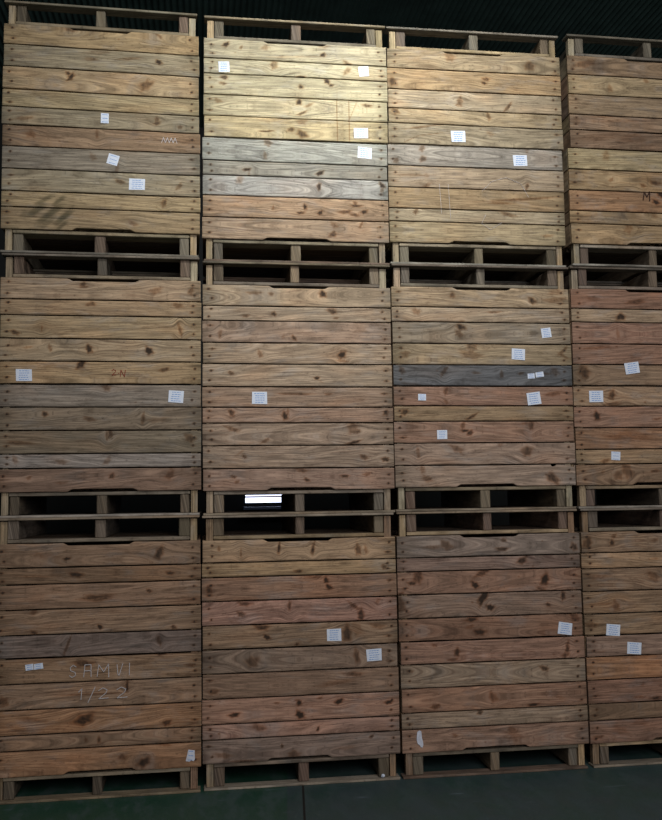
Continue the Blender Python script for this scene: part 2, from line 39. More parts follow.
PAL={'PG':(190,178,150),'PY':(198,182,146),'YW':(198,174,130),'TN':(180,152,112),'TO':(178,144,98),'TX':(160,136,112),'TG':(158,140,114),
'TB':(162,130,94),'PN':(184,158,128),'PT':(170,140,116),'SP':(174,134,110),'LG':(168,168,168),'GL':(156,148,142),
'SA':(182,141,112),'GG':(140,128,114),'GB':(136,118,98),'MB':(146,112,92),'BR':(152,118,88),'DB':(130,98,72),
'OB':(166,116,76),'OT':(178,141,100),'MV':(126,106,100),'BG':(138,112,98),'PB':(156,114,90),'PK':(172,124,104),
'RB':(146,103,79),'DG':(92,97,108),'MG':(134,118,108)}

# ---------------------------------------------------------------- node helpers
def newmat(name):
    m=bpy.data.materials.new(name); m.use_nodes=True
    nt=m.node_tree; nt.nodes.clear(); return m,nt
class N:
    def __init__(s,nt): s.nt=nt
    def n(s,t,**k):
        o=s.nt.nodes.new(t)
        for a,b in k.items(): setattr(o,a,b)
        return o
    def l(s,a,b): s.nt.links.new(a,b)
    def put(s,sock,v):
        if isinstance(v,bpy.types.NodeSocket): s.l(v,sock)
        else: sock.default_value=v
    def math(s,op,a,b=0.,c=None,clamp=False):
        o=s.n('ShaderNodeMath',operation=op); o.use_clamp=clamp
        s.put(o.inputs[0],a); s.put(o.inputs[1],b)
        if c is not None: s.put(o.inputs[2],c)
        return o.outputs[0]
    def mix(s,f,a,b,mode='MIX'):
        o=s.n('ShaderNodeMix',data_type='RGBA',blend_type=mode)
        s.put(o.inputs[0],f); s.put(o.inputs[6],a); s.put(o.inputs[7],b); return o.outputs[2]
    def ramp(s,v,lo,hi,a=0.,b=1.):
        o=s.n('ShaderNodeMapRange'); o.interpolation_type='SMOOTHSTEP'
        s.put(o.inputs[0],v)
        for i,q in ((1,lo),(2,hi),(3,a),(4,b)): s.put(o.inputs[i],q)
        return o.outputs[0]
    def noise(s,vec,scale=1.,detail=3.,rough=.5,dist=0.):
        o=s.n('ShaderNodeTexNoise'); s.put(o.inputs['Vector'],vec); o.inputs['Scale'].default_value=scale
        o.inputs['Detail'].default_value=detail; o.inputs['Roughness'].default_value=rough; o.inputs['Distortion'].default_value=dist
        return o.outputs['Fac']
    def xyz(s,a,b,c):
        o=s.n('ShaderNodeCombineXYZ'); s.put(o.inputs[0],a); s.put(o.inputs[1],b); s.put(o.inputs[2],c); return o.outputs[0]
def pine_material():
    m,nt=newmat('sawn_pine'); g=N(nt)
    at=g.n('ShaderNodeAttribute',attribute_name='gr'); col=g.n('ShaderNodeAttribute',attribute_name='col')
    kn=g.n('ShaderNodeAttribute',attribute_name='kn'); st=g.n('ShaderNodeAttribute',attribute_name='st')
    sp=g.n('ShaderNodeSeparateXYZ'); g.l(at.outputs['Vector'],sp.inputs[0])
    x,r,sd=sp.outputs
    fine=g.noise(g.xyz(g.math('MULTIPLY',x,7.),g.math('MULTIPLY',r,230.),g.math('MULTIPLY',sd,31.)),1.,3.,.6)
    mid=g.noise(g.xyz(g.math('MULTIPLY',x,4.),g.math('MULTIPLY',r,85.),g.math('MULTIPLY',sd,13.)),1.,3.,.55)
    blot=g.noise(g.xyz(g.math('MULTIPLY',x,5.),g.math('MULTIPLY',r,16.),g.math('MULTIPLY',sd,57.)),1.,4.,.6)
    big=g.noise(g.xyz(g.math('MULTIPLY',x,2.2),g.math('MULTIPLY',r,7.),g.math('MULTIPLY',sd,91.)),1.,2.,.5)
    speck=g.noise(g.xyz(g.math('MULTIPLY',x,45.),g.math('MULTIPLY',r,120.),g.math('MULTIPLY',sd,7.)),1.,2.,.6)
    # growth rings
    wob=g.math('MULTIPLY_ADD',mid,.012,r)
    ring=g.math('SINE',g.math('MULTIPLY',wob,560.))
    late=g.ramp(ring,.05,.95)
    con=g.ramp(g.noise(g.xyz(g.math('MULTIPLY',x,1.6),g.math('MULTIPLY',r,9.),g.math('MULTIPLY_ADD',sd,41.,3.)),1.,2.),.35,.72,.12,.62)
    base=col.outputs['Color']
    hsv=g.n('ShaderNodeHueSaturation'); hsv.inputs['Hue'].default_value=.487; hsv.inputs['Saturation'].default_value=1.18; hsv.inputs['Value'].default_value=.6
    g.l(base,hsv.inputs['Color'])
    c=g.mix(g.math('MULTIPLY',late,con),base,hsv.outputs[0])
    # warm heartwood and grey weathering drifting along the board
    warm=g.mix(1.,c,(1.08,.93,.82,1),'MULTIPLY')
    c=g.mix(g.ramp(big,.5,.75,0,.6),c,warm)
    hs2=g.n('ShaderNodeHueSaturation'); hs2.inputs['Saturation'].default_value=.68; hs2.inputs['Value'].default_value=.92; g.l(c,hs2.inputs['Color'])
    c=g.mix(g.ramp(blot,.5,.72,0,.8),c,hs2.outputs[0])
    dirt=g.noise(g.xyz(g.math('MULTIPLY',x,9.),g.math('MULTIPLY',r,38.),g.math('MULTIPLY_ADD',sd,23.,5.)),1.,5.,.7)
    c=g.mix(g.ramp(dirt,.5,.68,0,.7),c,g.mix(1.,c,(.55,.52,.50,1),'MULTIPLY'))
    v=g.math('MULTIPLY',g.ramp(fine,.28,.72,.72,1.24),g.ramp(mid,.3,.7,.70,1.22))
    v=g.math('MULTIPLY',v,g.ramp(speck,.56,.78,1.,.62))
    vv=g.n('ShaderNodeVectorMath',operation='SCALE'); g.l(c,vv.inputs[0]); g.l(v,vv.inputs['Scale']); c=vv.outputs[0]
    # weathered board ends and smears
    gs=g.math('MULTIPLY',st.outputs['Fac'],g.ramp(blot,.25,.6,.6,1.))
    dk=g.mix(1.,c,(.31,.34,.31,1),'MULTIPLY')
    c=g.mix(gs,c,dk)
    # knots and nail stains
    kf=g.math('MULTIPLY',kn.outputs['Fac'],g.ramp(speck,.3,.7,.85,1.1),clamp=True)
    halo=g.mix(1.,c,(.72,.55,.43,1),'MULTIPLY')
    c=g.mix(g.ramp(kf,.04,.45,0,.8),c,halo)
    c=g.mix(g.ramp(kf,.25,.85,0,.95),c,(.030,.019,.013,1))
    b=g.n('ShaderNodeBsdfPrincipled'); g.l(c,b.inputs['Base Color']); b.inputs['Roughness'].default_value=.82
    b.inputs['Specular IOR Level'].default_value=.25
    bp=g.n('ShaderNodeBump'); bp.inputs['Strength'].default_value=.25; bp.inputs['Distance'].default_value=.002
    g.l(g.math('ADD',fine,g.math('MULTIPLY',late,.5)),bp.inputs['Height']); g.l(bp.outputs[0],b.inputs['Normal'])
    o=g.n('ShaderNodeOutputMaterial'); g.l(b.outputs[0],o.inputs[0]); return m
def plain(name,rgb,rough=.7,noise=.0,scale=20.,metal=0.,emit=None,es=1.):
    m,nt=newmat(name); g=N(nt); b=g.n('ShaderNodeBsdfPrincipled')
    c=tuple(lin(rgb))+(1,)
    if noise:
        tc=g.n('ShaderNodeTexCoord'); nf=g.noise(tc.outputs['Object'],scale,4.,.6)
        c2=g.mix(g.ramp(nf,.3,.7,0,1),tuple(np.array(c[:3])*(1-noise))+(1,),tuple(np.minimum(1,np.array(c[:3])*(1+noise)))+(1,)); g.l(c2,b.inputs['Base Color'])
    else: b.inputs['Base Color'].default_value=c
    b.inputs['Roughness'].default_value=rough; b.inputs['Metallic'].default_value=metal
    if emit: b.inputs['Emission Color'].default_value=tuple(lin(emit))+(1,); b.inputs['Emission Strength'].default_value=es
    o=g.n('ShaderNodeOutputMaterial'); g.l(b.outputs[0],o.inputs[0]); return m
PINE=pine_material()
NAIL=plain('rusty_nail',(34,28,25),.7)
PAPER=plain('white_paper',(220,228,244),.75,.05,60.)
PAPER2=plain('torn_paper',(205,208,222),.8,.12,40.)
INK=plain('blue_ink',(120,158,214),.7)
CHALK=plain('white_chalk',(196,190,192),.9,.15,90.)
REDINK=plain('red_crayon',(128,52,36),.85)
CRACK=plain('dark_marker',(58,34,20),.85)

# ---------------------------------------------------------------- mesh builder with wood attributes
class MB:
    def __init__(s): s.v=[];s.f=[];s.mi=[];s.gr=[];s.kn=[];s.st=[];s.col=[];s.n=0
    def add(s,v,f,gr,kn,st,col,mi=0):
        v=np.asarray(v,float); k=len(v)
        s.v.append(v); s.f+= [tuple(a+s.n for a in q) for q in f]; s.mi+=[mi]*len(f)
        s.gr.append(np.asarray(gr,float).reshape(k,3)); s.kn.append(np.broadcast_to(np.asarray(kn,float),(k,)).copy())
        s.st.append(np.broadcast_to(np.asarray(st,float),(k,)).copy()); s.col.append(np.broadcast_to(np.asarray(col,float),(k,3)).copy()); s.n+=k
    def box(s,x0,x1,y0,y1,z0,z1,col=(.3,.2,.1),bev=.0015,mi=0,jit=0.):
        # bevelled box, grain along its longest side
        c=np.array([(x0+x1)/2,(y0+y1)/2,(z0+z1)/2]); h=np.array([x1-x0,y1-y0,z1-z0])/2; b=min(bev,h.min()*.4)
        V=[];idx={}
        for sx in (-1,1):
            for sy in (-1,1):
                for sz in (-1,1):
                    for a in range(3):
                        p=np.array([sx,sy,sz])*(h-b); p[a]=(sx,sy,sz)[a]*h[a]
                        idx[sx,sy,sz,a]=len(V); V.append(c+p)
        F=[]
        for a in range(3):
            o=[q for q in range(3) if q!=a]
            for sg in (-1,1):
                q=[]
                for u,w in ((-1,-1),(1,-1),(1,1),(-1,1)):
                    k=[0,0,0];k[a]=sg;k[o[0]]=u;k[o[1]]=w;q.append(idx[k[0],k[1],k[2],a])
                flip=(sg>0)^(a==1)
                F.append(q if flip else q[::-1])
        for a in range(3):      # edge bevels along axis a
            o=[q for q in range(3) if q!=a]
            for u in (-1,1):
                for w in (-1,1):
                    k0=[0,0,0];k1=[0,0,0]
                    k0[o[0]]=k1[o[0]]=u;k0[o[1]]=k1[o[1]]=w;k0[a]=-1;k1[a]=1
                    F.append([idx[k0[0],k0[1],k0[2],o[0]],idx[k1[0],k1[1],k1[2],o[0]],idx[k1[0],k1[1],k1[2],o[1]],idx[k0[0],k0[1],k0[2],o[1]]])
        for sx in (-1,1):
            for sy in (-1,1):
                for sz in (-1,1): F.append([idx[sx,sy,sz,a] for a in range(3)])
        V=np.array(V); L=int(np.argmax(h)); o=[q for q in range(3) if q!=L]
        sd=R.random()*5; off=R.uniform(-.05,.05)
        gr=np.stack([V[:,L]+R.random()*9,(V[:,o[0]]-c[o[0]])*1.+(V[:,o[1]]-c[o[1]])*.2+off+.1,np.full(len(V),sd)],1)
        s.add(V,F,gr,0,R.uniform(0,.6),col,mi)
    def build(s,name,mats,parent=None):
        me=bpy.data.meshes.new(name)
        v=np.concatenate(s.v); me.from_pydata(v.tolist(),[],s.f)
        for m in mats: me.materials.append(m)
        if len(mats)>1: me.polygons.foreach_set('material_index',s.mi)
        a=me.attributes.new('gr','FLOAT_VECTOR','POINT'); a.data.foreach_set('vector',np.concatenate(s.gr).ravel())
        a=me.attributes.new('kn','FLOAT','POINT'); a.data.foreach_set('value',np.concatenate(s.kn))
        a=me.attributes.new('st','FLOAT','POINT'); a.data.foreach_set('value',np.concatenate(s.st))
        cc=np.concatenate(s.col); a=me.attributes.new('col','FLOAT_COLOR','POINT'); a.data.foreach_set('color',np.concatenate([cc,np.ones((len(cc),1))],1).ravel())
        import bmesh
        bm=bmesh.new(); bm.from_mesh(me); bmesh.ops.recalc_face_normals(bm,faces=bm.faces); bm.to_mesh(me); bm.free()
        o=bpy.data.objects.new(name,me); C.objects.link(o); o.parent=parent
        return o
TINT=np.array([1.17,.99,.84])
def vcol(code,dv=.05):
    c=lin(PAL[code] if isinstance(code,str) else code)
    m=c.mean(); c=c+(TINT*m-c)*.40
    c=c*(.30/m)**.25
    return np.clip(c*(1+R.uniform(-dv,dv))*np.array([1+R.uniform(-.03,.03),1,1+R.uniform(-.04,.04)]),0,1)
def smooth_noise(x,k=5,amp=1.):
    y=0
    for i in range(k): y=y+np.sin(x*R.uniform(3,22)+R.uniform(0,6.28))*R.uniform(.3,1)/k
    return y*amp

def face_board(mb,x0,x1,z0,z1,yf,code,knots,stains,notch=0,th=.020,chip=None,crack=False):
    """One front board: fine grid so knots and flowing grain sit where the photograph shows them."""
    nx,nz=151,max(9,int((z1-z0)/.0075)+1)
    X=np.linspace(x0,x1,nx); T=np.linspace(0,1,nz)
    zb=z0+smooth_noise(X,5,.0022)+.0012; zt=z1+smooth_noise(X,5,.0022)-.0012
    if notch:
        hw=R.uniform(.17,.2); cx=R.uniform(-.02,.02); dz=.015*np.clip((hw+.02-np.abs(X-cx))/.028,0,1)
        if notch>0: zb=zb+dz
        else: zt=zt-dz
    if chip is not None:
        for cx,w,d in chip: zt=zt-d*(np.abs(X-cx)<w)
    Z=zb[None,:]*(1-T[:,None])+zt[None,:]*T[:,None]; XX=np.broadcast_to(X,(nz,nx))
    cup=R.uniform(-.001,.0018)*(4*(T-.5)**2-1)
    YY=yf+cup[:,None]+smooth_noise(X,4,.0008)[None,:]
    YY=np.broadcast_to(YY,(nz,nx)).copy(); YY[0]+=.0018; YY[-1]+=.0018; YY[:,0]+=.0015; YY[:,-1]+=.0015
    # growth ring field
    zc=R.uniform(-.10,.10)+(z0+z1)/2; sl=R.uniform(-.05,.05); d0=R.uniform(.006,.05)
    ze=Z.copy(); kn=np.zeros((nz,nx)); jj=NR.uniform(-1,1,(nz,nx))
    zz0=Z+smooth_noise(X,3,.004)[None,:]
    for (xk,zk,rx,rz,s,an) in knots:
        dx=XX-xk; dz=Z-zk
        w=np.exp(-(dx/(3.2*max(rx,.012)))**2-(dz/(2.6*max(rz,.009)))**2)
        if s>.35 and rx<.06: zz0=zz0-dz*w*.8
        a=math.radians(an); u=dx*math.cos(a)+dz*math.sin(a); q=-dx*math.sin(a)+dz*math.cos(a)
        rr=np.sqrt((u/rx)**2+(q/rz)**2)
        ph=R.uniform(0,6.28); th_=np.arctan2(q/rz,u/rx); rr=rr*(1+.22*np.sin(2*th_+ph)+.15*np.sin(5*th_+ph*2))
        kn=np.maximum(kn,s*np.clip(1.15*np.exp(-(rr*.92)**2.4)+.12*np.exp(-(rr/2.)**2),0,1))
    # small random pin knots
    for i in range(R.randint(0,1)):
        xk=R.uniform(x0+.08,x1-.08); zk=R.uniform(z0+.01,z1-.01); r_=R.uniform(.004,.008)
        kn=np.maximum(kn,R.uniform(.25,.6)*np.exp(-((XX-xk)/r_/1.4)**2-((Z-zk)/r_)**2))
    # nails and the stain streak around them
    nails=[]
    for sx in (x0+.045,x1-.045):
        for f in (.27,.73):
            xn=sx+R.uniform(-.012,.012); zn=z0+(z1-z0)*(f+R.uniform(-.07,.07)); nails.append((xn,zn))
            L=R.uniform(.012,.026)
            kn=np.maximum(kn,R.uniform(.85,1.1)*np.exp(-(((XX-xn)/.0095)**2+((Z-zn)/.008)**2)**1.3))
            kn=np.maximum(kn,R.uniform(.35,.9)*np.exp(-(((XX-xn)/L)**2+((Z-zn)/.006)**2)))
    rng=np.sqrt((zz0-zc-sl*XX)**2+(d0*(1+.5*np.sin(XX*R.uniform(2,5)+R.uniform(0,6))))**2)
    st=np.zeros((nz,nx))
    e0,e1=R.uniform(.15,.6),R.uniform(.15,.6)
    st=np.maximum(st,e0*np.exp(-((XX-x0)/R.uniform(.04,.09))**2)); st=np.maximum(st,e1*np.exp(-((x1-XX)/R.uniform(.04,.09))**2))
    for (xk,zk,rx,rz,s,an) in stains:
        a=math.radians(an); dx=XX-xk; dz=Z-zk; u=dx*math.cos(a)+dz*math.sin(a); q=-dx*math.sin(a)+dz*math.cos(a)
        st=np.maximum(st,s*np.exp(-((u/rx)**4+(q/rz)**4)))
    if crack:
        xs_=crack
        for (xa,za,xb,zb_) in xs_:
            t=np.clip(((XX-xa)*(xb-xa)+(Z-za)*(zb_-za))/((xb-xa)**2+(zb_-za)**2),0,1)
            d=np.hypot(XX-xa-t*(xb-xa),Z-za-t*(zb_-za)); kn=np.maximum(kn,.5*np.exp(-(d/.0035)**2))
    V=np.stack([XX,YY,Z],-1).reshape(-1,3)
    F=[]
    for j in range(nz-1):
        b=j*nx
        F+=[(b+i,b+i+1,b+nx+i+1,b+nx+i) for i in range(nx-1)]
    sd=R.random()*5
    gr=np.stack([XX+sd*3,rng,np.full_like(XX,sd)],-1).reshape(-1,3)
    per=[i for i in range(nx)]+[j*nx+nx-1 for j in range(1,nz)]+[(nz-1)*nx+i for i in range(nx-2,-1,-1)]+[j*nx for j in range(nz-2,0,-1)]
    n0=len(V); bv=V[per].copy(); bv[:,1]=yf+th
    V=np.concatenate([V,bv]); gr=np.concatenate([gr,gr[per]+[0,.01,0]])
    m=len(per)
    for i in range(m): F.append((per[i],n0+i,n0+(i+1)%m,per[(i+1)%m]))
    # back face as strips between the lower and the upper rim
    for i in range(nx-1):
        a_,b_=n0+i,n0+i+1; t0=n0+(nx-1)+(nz-1)+(nx-1-i); t1=t0-1
        F.append((a_,t0,t1,b_))
    kk=np.concatenate([kn.ravel(),kn.ravel()[per]]); ss=np.concatenate([st.ravel(),st.ravel()[per]])
    mb.add(V,F,gr,kk,ss,vcol(code))
    # nail heads
    for xn,zn in nails:
        k=8; r_=.0032; a=np.arange(k)*2*math.pi/k
        P=np.stack([xn+r_*np.cos(a),np.full(k,yf-.0012),zn+r_*np.sin(a)],1); Q=P.copy(); Q[:,1]=yf+.004
        mb.add(np.concatenate([P,Q]),[tuple(range(k))]+[(i,(i+1)%k,k+(i+1)%k,k+i) for i in range(k)],np.zeros((2*k,3)),0,0,(.05,.04,.035),1)
def strokes(name,lines,w,mat,parent,y=-.0012,th=.0008):
    """Thin raised marks (chalk, ink) lying on the board face: each stroke a narrow strip with thickness."""
    mb=MB()
    for L in lines:
        for (xa,za),(xb,zb) in zip(L[:-1],L[1:]):
            d=np.array([xb-xa,zb-za]); n=np.hypot(*d)
            if n<1e-6: continue
            p=np.array([-d[1],d[0]])/n*w/2; e=d/n*w*.3
            A=np.array([xa,za])-e;B=np.array([xb,zb])+e
            q=[A-p,B-p,B+p,A+p]
            V=[(a[0],y,a[1]) for a in q]+[(a[0],y+th,a[1]) for a in q]
            mb.add(V,[(0,1,2,3),(7,6,5,4),(0,4,5,1),(1,5,6,2),(2,6,7,3),(3,7,4,0)],np.zeros((8,3)),0,0,(1,1,1))
    return mb.build(name,[mat],parent)
def outline_slab(name,pts,y0,y1,mat,parent):
    mb=MB(); k=len(pts); V=[(x,y0,z) for x,z in pts]+[(x,y1,z) for x,z in pts]
    mb.add(V,[tuple(range(k)),tuple(range(2*k-1,k-1,-1))]+[(i,k+i,k+(i+1)%k,(i+1)%k) for i in range(k)],np.zeros((2*k,3)),0,0,(1,1,1))
    return mb.build(name,[mat],parent)

# ---------------------------------------------------------------- crates
WID,DEP=1.2,1.0
PH=.1475; DK=.0145; FL=.021
LABELS={
(1, 0, 0):'upturned crate topping the left stack, one small white label near its lowest board',
(1, 0, 1):'crate with dark diagonal smears at lower left, second from the top of the left stack',
(1, 1, 0):'upturned warm tan crate with faint red marks and a white label at its left end',
(1, 1, 1):'greyish crate with one white label at its top right corner, in the left stack',
(1, 2, 0):'upturned brown crate whose lowest board is mauve, above the crate with chalk writing',
(1, 2, 1):'brown crate with white chalk writing, on the floor at the left end',
(2, 0, 0):'brightly lit pale yellow upturned crate with three white labels, topping the second stack',
(2, 0, 1):'crate with silvery grey boards and one salmon board, in the second stack from left',
(2, 1, 0):'pale pinkish tan upturned crate with no labels at all, middle of the second stack',
(2, 1, 1):'pinkish crate with one white label at the left of its greyish top board',
(2, 2, 0):'upturned orange tan crate with one white label beside a big dark knot',
(2, 2, 1):'pink brown crate on the floor, one white label at right of its top board',
(3, 0, 0):'yellow tan upturned crate topping the third stack, thin curved crack near its white label',
(3, 0, 1):'crate with one white label right of centre on its grey top board, third stack',
(3, 1, 0):'upturned orange tan crate with one dark blue grey board along its bottom',
(3, 1, 1):'reddish brown crate directly under the blue grey board, three labels and chipped lowest board',
(3, 2, 0):'upturned crate with dark streaky knots and one white label at lower right',
(3, 2, 1):'brown crate on the floor with a torn white paper scrap at lower left',
(4, 0, 0):'brown upturned crate without labels topping the right stack, cut off by right edge',
(4, 0, 1):'warm tan crate with a dark red letter M, in the right stack',
(4, 1, 0):'reddish upturned crate with one pale yellow board and a tilted white label, right stack',
(4, 1, 1):'orange brown crate in the right stack, white labels on top and fourth boards',
(4, 2, 0):'upturned brown crate in the right stack, white label at lower left of its front',
(4, 2, 1):'dark reddish crate on the floor at right, tilted white label on mauve top board'}
def side_panel(mb,axis,pos,edges,cols,zc):
    for i in range(5):
        a,b=edges[i+1]+.003,edges[i]-.003
        if axis=='x': mb.box(pos,pos+.018,.021,DEP-.021,zc(a,b)[0],zc(a,b)[1],vcol(cols[i],.12))
        else: mb.box(-WID/2,WID/2,pos,pos+.018,zc(a,b)[0],zc(a,b)[1],vcol(cols[i],.12))
def build_crate(key,d):
    c,t,h=key; q=4*(2-t)
    global TINT
    TINT=np.array([1.13,1.05,.80]) if t==0 else (np.array([1.17,.99,.84]) if t==1 else np.array([1.24,.98,.78]))*(1.08 if t==2 else 1.)
    up=(h==0)                                    # upturned: pallet on top
    LV=LVC[c]; PH=d['ph']
    zb=LV[q+2] if up else LV[q]                  # base of the crate in the stack
    H=(LV[q+4]-LV[q+2]) if up else (LV[q+2]-LV[q])
    root=bpy.data.objects.new('wooden_crate',None); C.objects.link(root); root.empty_display_size=.2
    root.location=(d['p'][0],d['p'][1],zb); root.rotation_euler=(0,0,d['p'][2])
    root['label']=LABELS[key]; root['category']='crate'; root['group']='stacked pine crates'
    e=d['e']; pz=0. if up else PH                # panel bottom above the base
    codes=d['c'].split()
    W=WID/2
    # front panel
    mb=MB(); special=None
    for j in range(5):
        z1,z0=pz+e[j]-.0034,pz+e[j+1]+.0034
        if j==0 and not up: z1-=.001
        if j==4 and up: z0+=.001
        kn=[(k[1],pz+k[2],max(k[3],.005),max(k[4],.004),k[5],k[6]) for k in d['k'] if k[0]==j]
        sn=[(k[1],pz+k[2],k[3],k[4],k[5],k[6]) for k in d['st'] if abs(k[0]-j)<=1]
        dxl,dxr=R.uniform(-.003,.003),R.uniform(-.003,.003)
        notch=1 if (j==4 and not up) else (-1 if (j==0 and up) else 0)
        chip=None; crack=False
        if key==(3,1,1) and j==4: chip=[(.452,.016,.011),(.582,.014,.013)]
        if key==(3,0,0) and j==4: crack=[(-.50,pz+.01,-.40,pz+.06),(-.40,pz+.06,-.25,pz+.085),(-.25,pz+.085,-.12,pz+.08)]
        if key==(2,0,0) and j>=2:
            crack=[(.265,pz+e[5],.262,pz+e[2]-.01),(.30,pz+e[5],.298,pz+e[3]-.03)]+([(.345,pz+e[5],.342,pz+e[3]),(.345,pz+e[4]+.01,.40,pz+e[3])] if j>=3 else [])
        tgt=mb
        if key==(3,1,0) and j==4: tgt=special=MB()
        face_board(tgt,-W+dxl,W+dxr,z0,z1,R.uniform(-.0015,.0015),codes[j],kn,sn,notch,chip=chip,crack=crack)
    fp=mb.build('front_panel',[PINE,NAIL],root)
    if special is not None:
        o=special.build('board',[PINE,NAIL],fp); o['label']='dark blue grey weathered board'
    # other walls
    oc=['TN','BR','TG','TB','OT','BG','PB']
    ce=[R.choice(oc) for _ in range(5)]
    zc=lambda a,b:(pz+a,pz+b)
    for pos in (-W+.001,W-.019):
        m2=MB(); side_panel(m2,'x',pos,e,[R.choice(oc) for _ in range(5)],zc); m2.build('side_panel',[PINE],root)
    m2=MB(); side_panel(m2,'y',DEP-.019,e,[R.choice(oc) for _ in range(5)],zc); m2.build('back_panel',[PINE],root)
    # z helper: heights measured from the pallet side
    def zz(a,b): return (H-b,H-a) if up else (a,b)
    for sx in (-1,1):
        for y0 in (.021,DEP-.085):
            m2=MB(); x0,x1=sorted((sx*(W-.0215),sx*(W-.062+R.uniform(-.003,.003))))
            z0,z1=zz(DK+.0005+(0.006 if up else 0),H-.0005)
            m2.box(x0,x1,y0,y0+.045,z0,z1,vcol(R.choice(['PY','PN','TN','TG']) if t<2 else R.choice(['TN','BR','TB']),.1),.002)
            m2.build('corner_post',[PINE],root)
    # floor boards: run left to right between the posts
    m2=MB(); y=.012; k=0
    while y<DEP-.03:
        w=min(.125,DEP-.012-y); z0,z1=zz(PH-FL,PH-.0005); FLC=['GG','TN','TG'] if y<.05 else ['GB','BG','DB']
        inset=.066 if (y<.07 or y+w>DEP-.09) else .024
        m2.box(-W+inset,W-inset,y,y+w-.006,z0,z1,vcol(R.choice(FLC),.15)*(.95 if y<.05 else .5),.003); y+=w  # boards behind the first are darker: shade of the pallet opening painted in
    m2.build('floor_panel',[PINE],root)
    # skids and deck boards
    for k,sx in enumerate((-W+.098,R.uniform(-.02,.01),W-.098)):
        hw=.029+R.uniform(-.002,.004); z0,z1=zz(DK,PH-FL)
        m2=MB(); m2.box(sx-hw,sx+hw,.014+R.uniform(0,.012),DEP-.015,z0+.0003,z1-.0003,vcol(R.choice(['TG','GG','BG','GB']),.15)*.75,.005)  # tone lowered, shade inside the pallet put into the colour
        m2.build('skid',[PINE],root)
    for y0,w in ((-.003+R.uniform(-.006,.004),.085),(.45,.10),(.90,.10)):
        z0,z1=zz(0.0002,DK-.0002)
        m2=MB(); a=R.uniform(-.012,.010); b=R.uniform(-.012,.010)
        m2.box(-W-min(a,.002),W+min(b,.002),y0,y0+w,z0,z1,vcol(R.choice(['GG','TG','GL','BG']),.15)*(.95 if y0<.2 else .5),.004)  # middle and rear boards darkened to paint in the shade behind the front one
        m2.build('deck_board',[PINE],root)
    # paper labels
    for (j,x,z,w,hh,an,kind) in d['s']:
        z=pz+z; a=math.radians(an); kind=int(kind)
        def tr(u,v): return (x+u*math.cos(a)-v*math.sin(a),z+u*math.sin(a)+v*math.cos(a))
        if kind==4:
            P=[(-.45,.1),(-.38,.42),(-.15,.5),(.1,.46),(.16,.3),(.22,.05),(.36,-.15),(.42,-.38),(.3,-.5),(.12,-.48),(-.05,-.36),(-.3,-.28),(-.42,-.1)]
            mat=PAPER2
        elif kind==3:
            P=[(-.28,.5),(.42,.44),(.5,-.3),(.36,-.46),(.1,-.38),(-.1,-.5),(-.5,-.46)]; mat=PAPER2
        else:
            jt=lambda:R.uniform(-.02,.02)
            P=[(-.5+jt(),-.5+jt()),(.5+jt(),-.5+jt()),(.5+jt(),.5+jt()),(-.5+jt(),.5+jt())]; mat=PAPER
        pts=[tr(u*w,v*hh) for u,v in P]
        pl=outline_slab('paper_label',pts,-.0036,-.0026,mat,root)
        if kind==4: pl['label']='torn white paper scrap'
        elif kind==3: pl['label']='torn crooked white label'
        elif kind==2: pl['label']='small white strip label'
        if kind in (0,1,2,3):
            rows={0:3,1:5,2:3,3:3}[kind]; L=[]
            for r_ in range(rows):
                v=(.36-.72*r_/(rows-1)) if rows>2 else (.2-.4*r_)
                u=-.34+R.uniform(0,.08); end=.36-R.uniform(0,.12)
                if kind==3: u,end=-.2,.25
                while u<end:
                    l=R.uniform(.07,.17) if kind!=2 else .1; L.append([tr(u*w,v*hh),tr(min(u+l,end)*w,v*hh)]); u+=l+.06
            strokes('printed_text',L,hh*(.055 if kind!=2 else .1),INK,pl,-.0041,.0006)
    return root,pz,fp
roots={}
for key,d in CR.items(): roots[key]=build_crate(key,d)

def glyph(seq,x,z,w,h,slant=0.):
    return [[(x+u*w+v*h*slant,z+v*h) for u,v in s] for s in seq]
G={'S':[[(.9,.85),(.5,1),(.1,.8),(.2,.55),(.8,.4),(.85,.15),(.4,0),(.05,.15)]],
'A':[[(0,0),(.1,1),(.8,1),(.85,0)],[(.05,.5),(.85,.5)]],
'M':[[(0,0),(.1,.95),(.5,.35),(.85,1),(.9,-.1)]],
'V':[[(0,.9),(.15,.1),(.3,.0),(.75,1)]],
'1':[[(0,.7),(.5,1),(.45,0)]],
'I':[[(.5,1),(.5,0)]],
'/':[[(.8,1.1),(0,-.3)]],
'2':[[(.05,.75),(.4,1),(.8,.8),(.7,.5),(.1,0),(.95,.05)]],
'7':[[(0,.95),(.85,1),(.3,0)]],
'N':[[(0,0),(.1,1),(.7,0),(.85,1)]]}
# chalk writing on the lower left crate: SAMVI above 1/2 2
r,pz,fp=roots[1,2,1]; L=[]
z=pz+.566
for ch,x,w in (('S',-.168,.042),('A',-.085,.05),('M',-.008,.075),('V',.105,.045),('I',.16,.035)):
    L+=glyph(G[ch],x,z-.012,w,.07,.02)
z=pz+.44
for ch,x,w in (('1',-.115,.035),('/',-.058,.045),('2',-.004,.065),('2',.10,.07)):
    L+=glyph(G[ch],x,z-.015,w,.062,.05)
for q in L: strokes('chalk_stroke',[q],.004,CHALK,fp,-.0042,.0016)['label']='stroke of white chalk writing'
r,pz,fp=roots[4,0,1]
strokes('painted_letter',glyph(G['M'],-.075,pz+.318,.052,.058,.1),.0075,CRACK,fp,-.0042,.0016)['label']='dark red letter M'
r,pz,fp=roots[1,1,0]
L=glyph(G['2'],.06,.055,.03,.035)+[[(.098,.062),(.104,.066)]]+glyph(G['N'],.112,.045,.036,.042)
strokes('crayon_marks',L,.004,REDINK,fp,-.0042,.0016)['label']='faint red crayon marks'
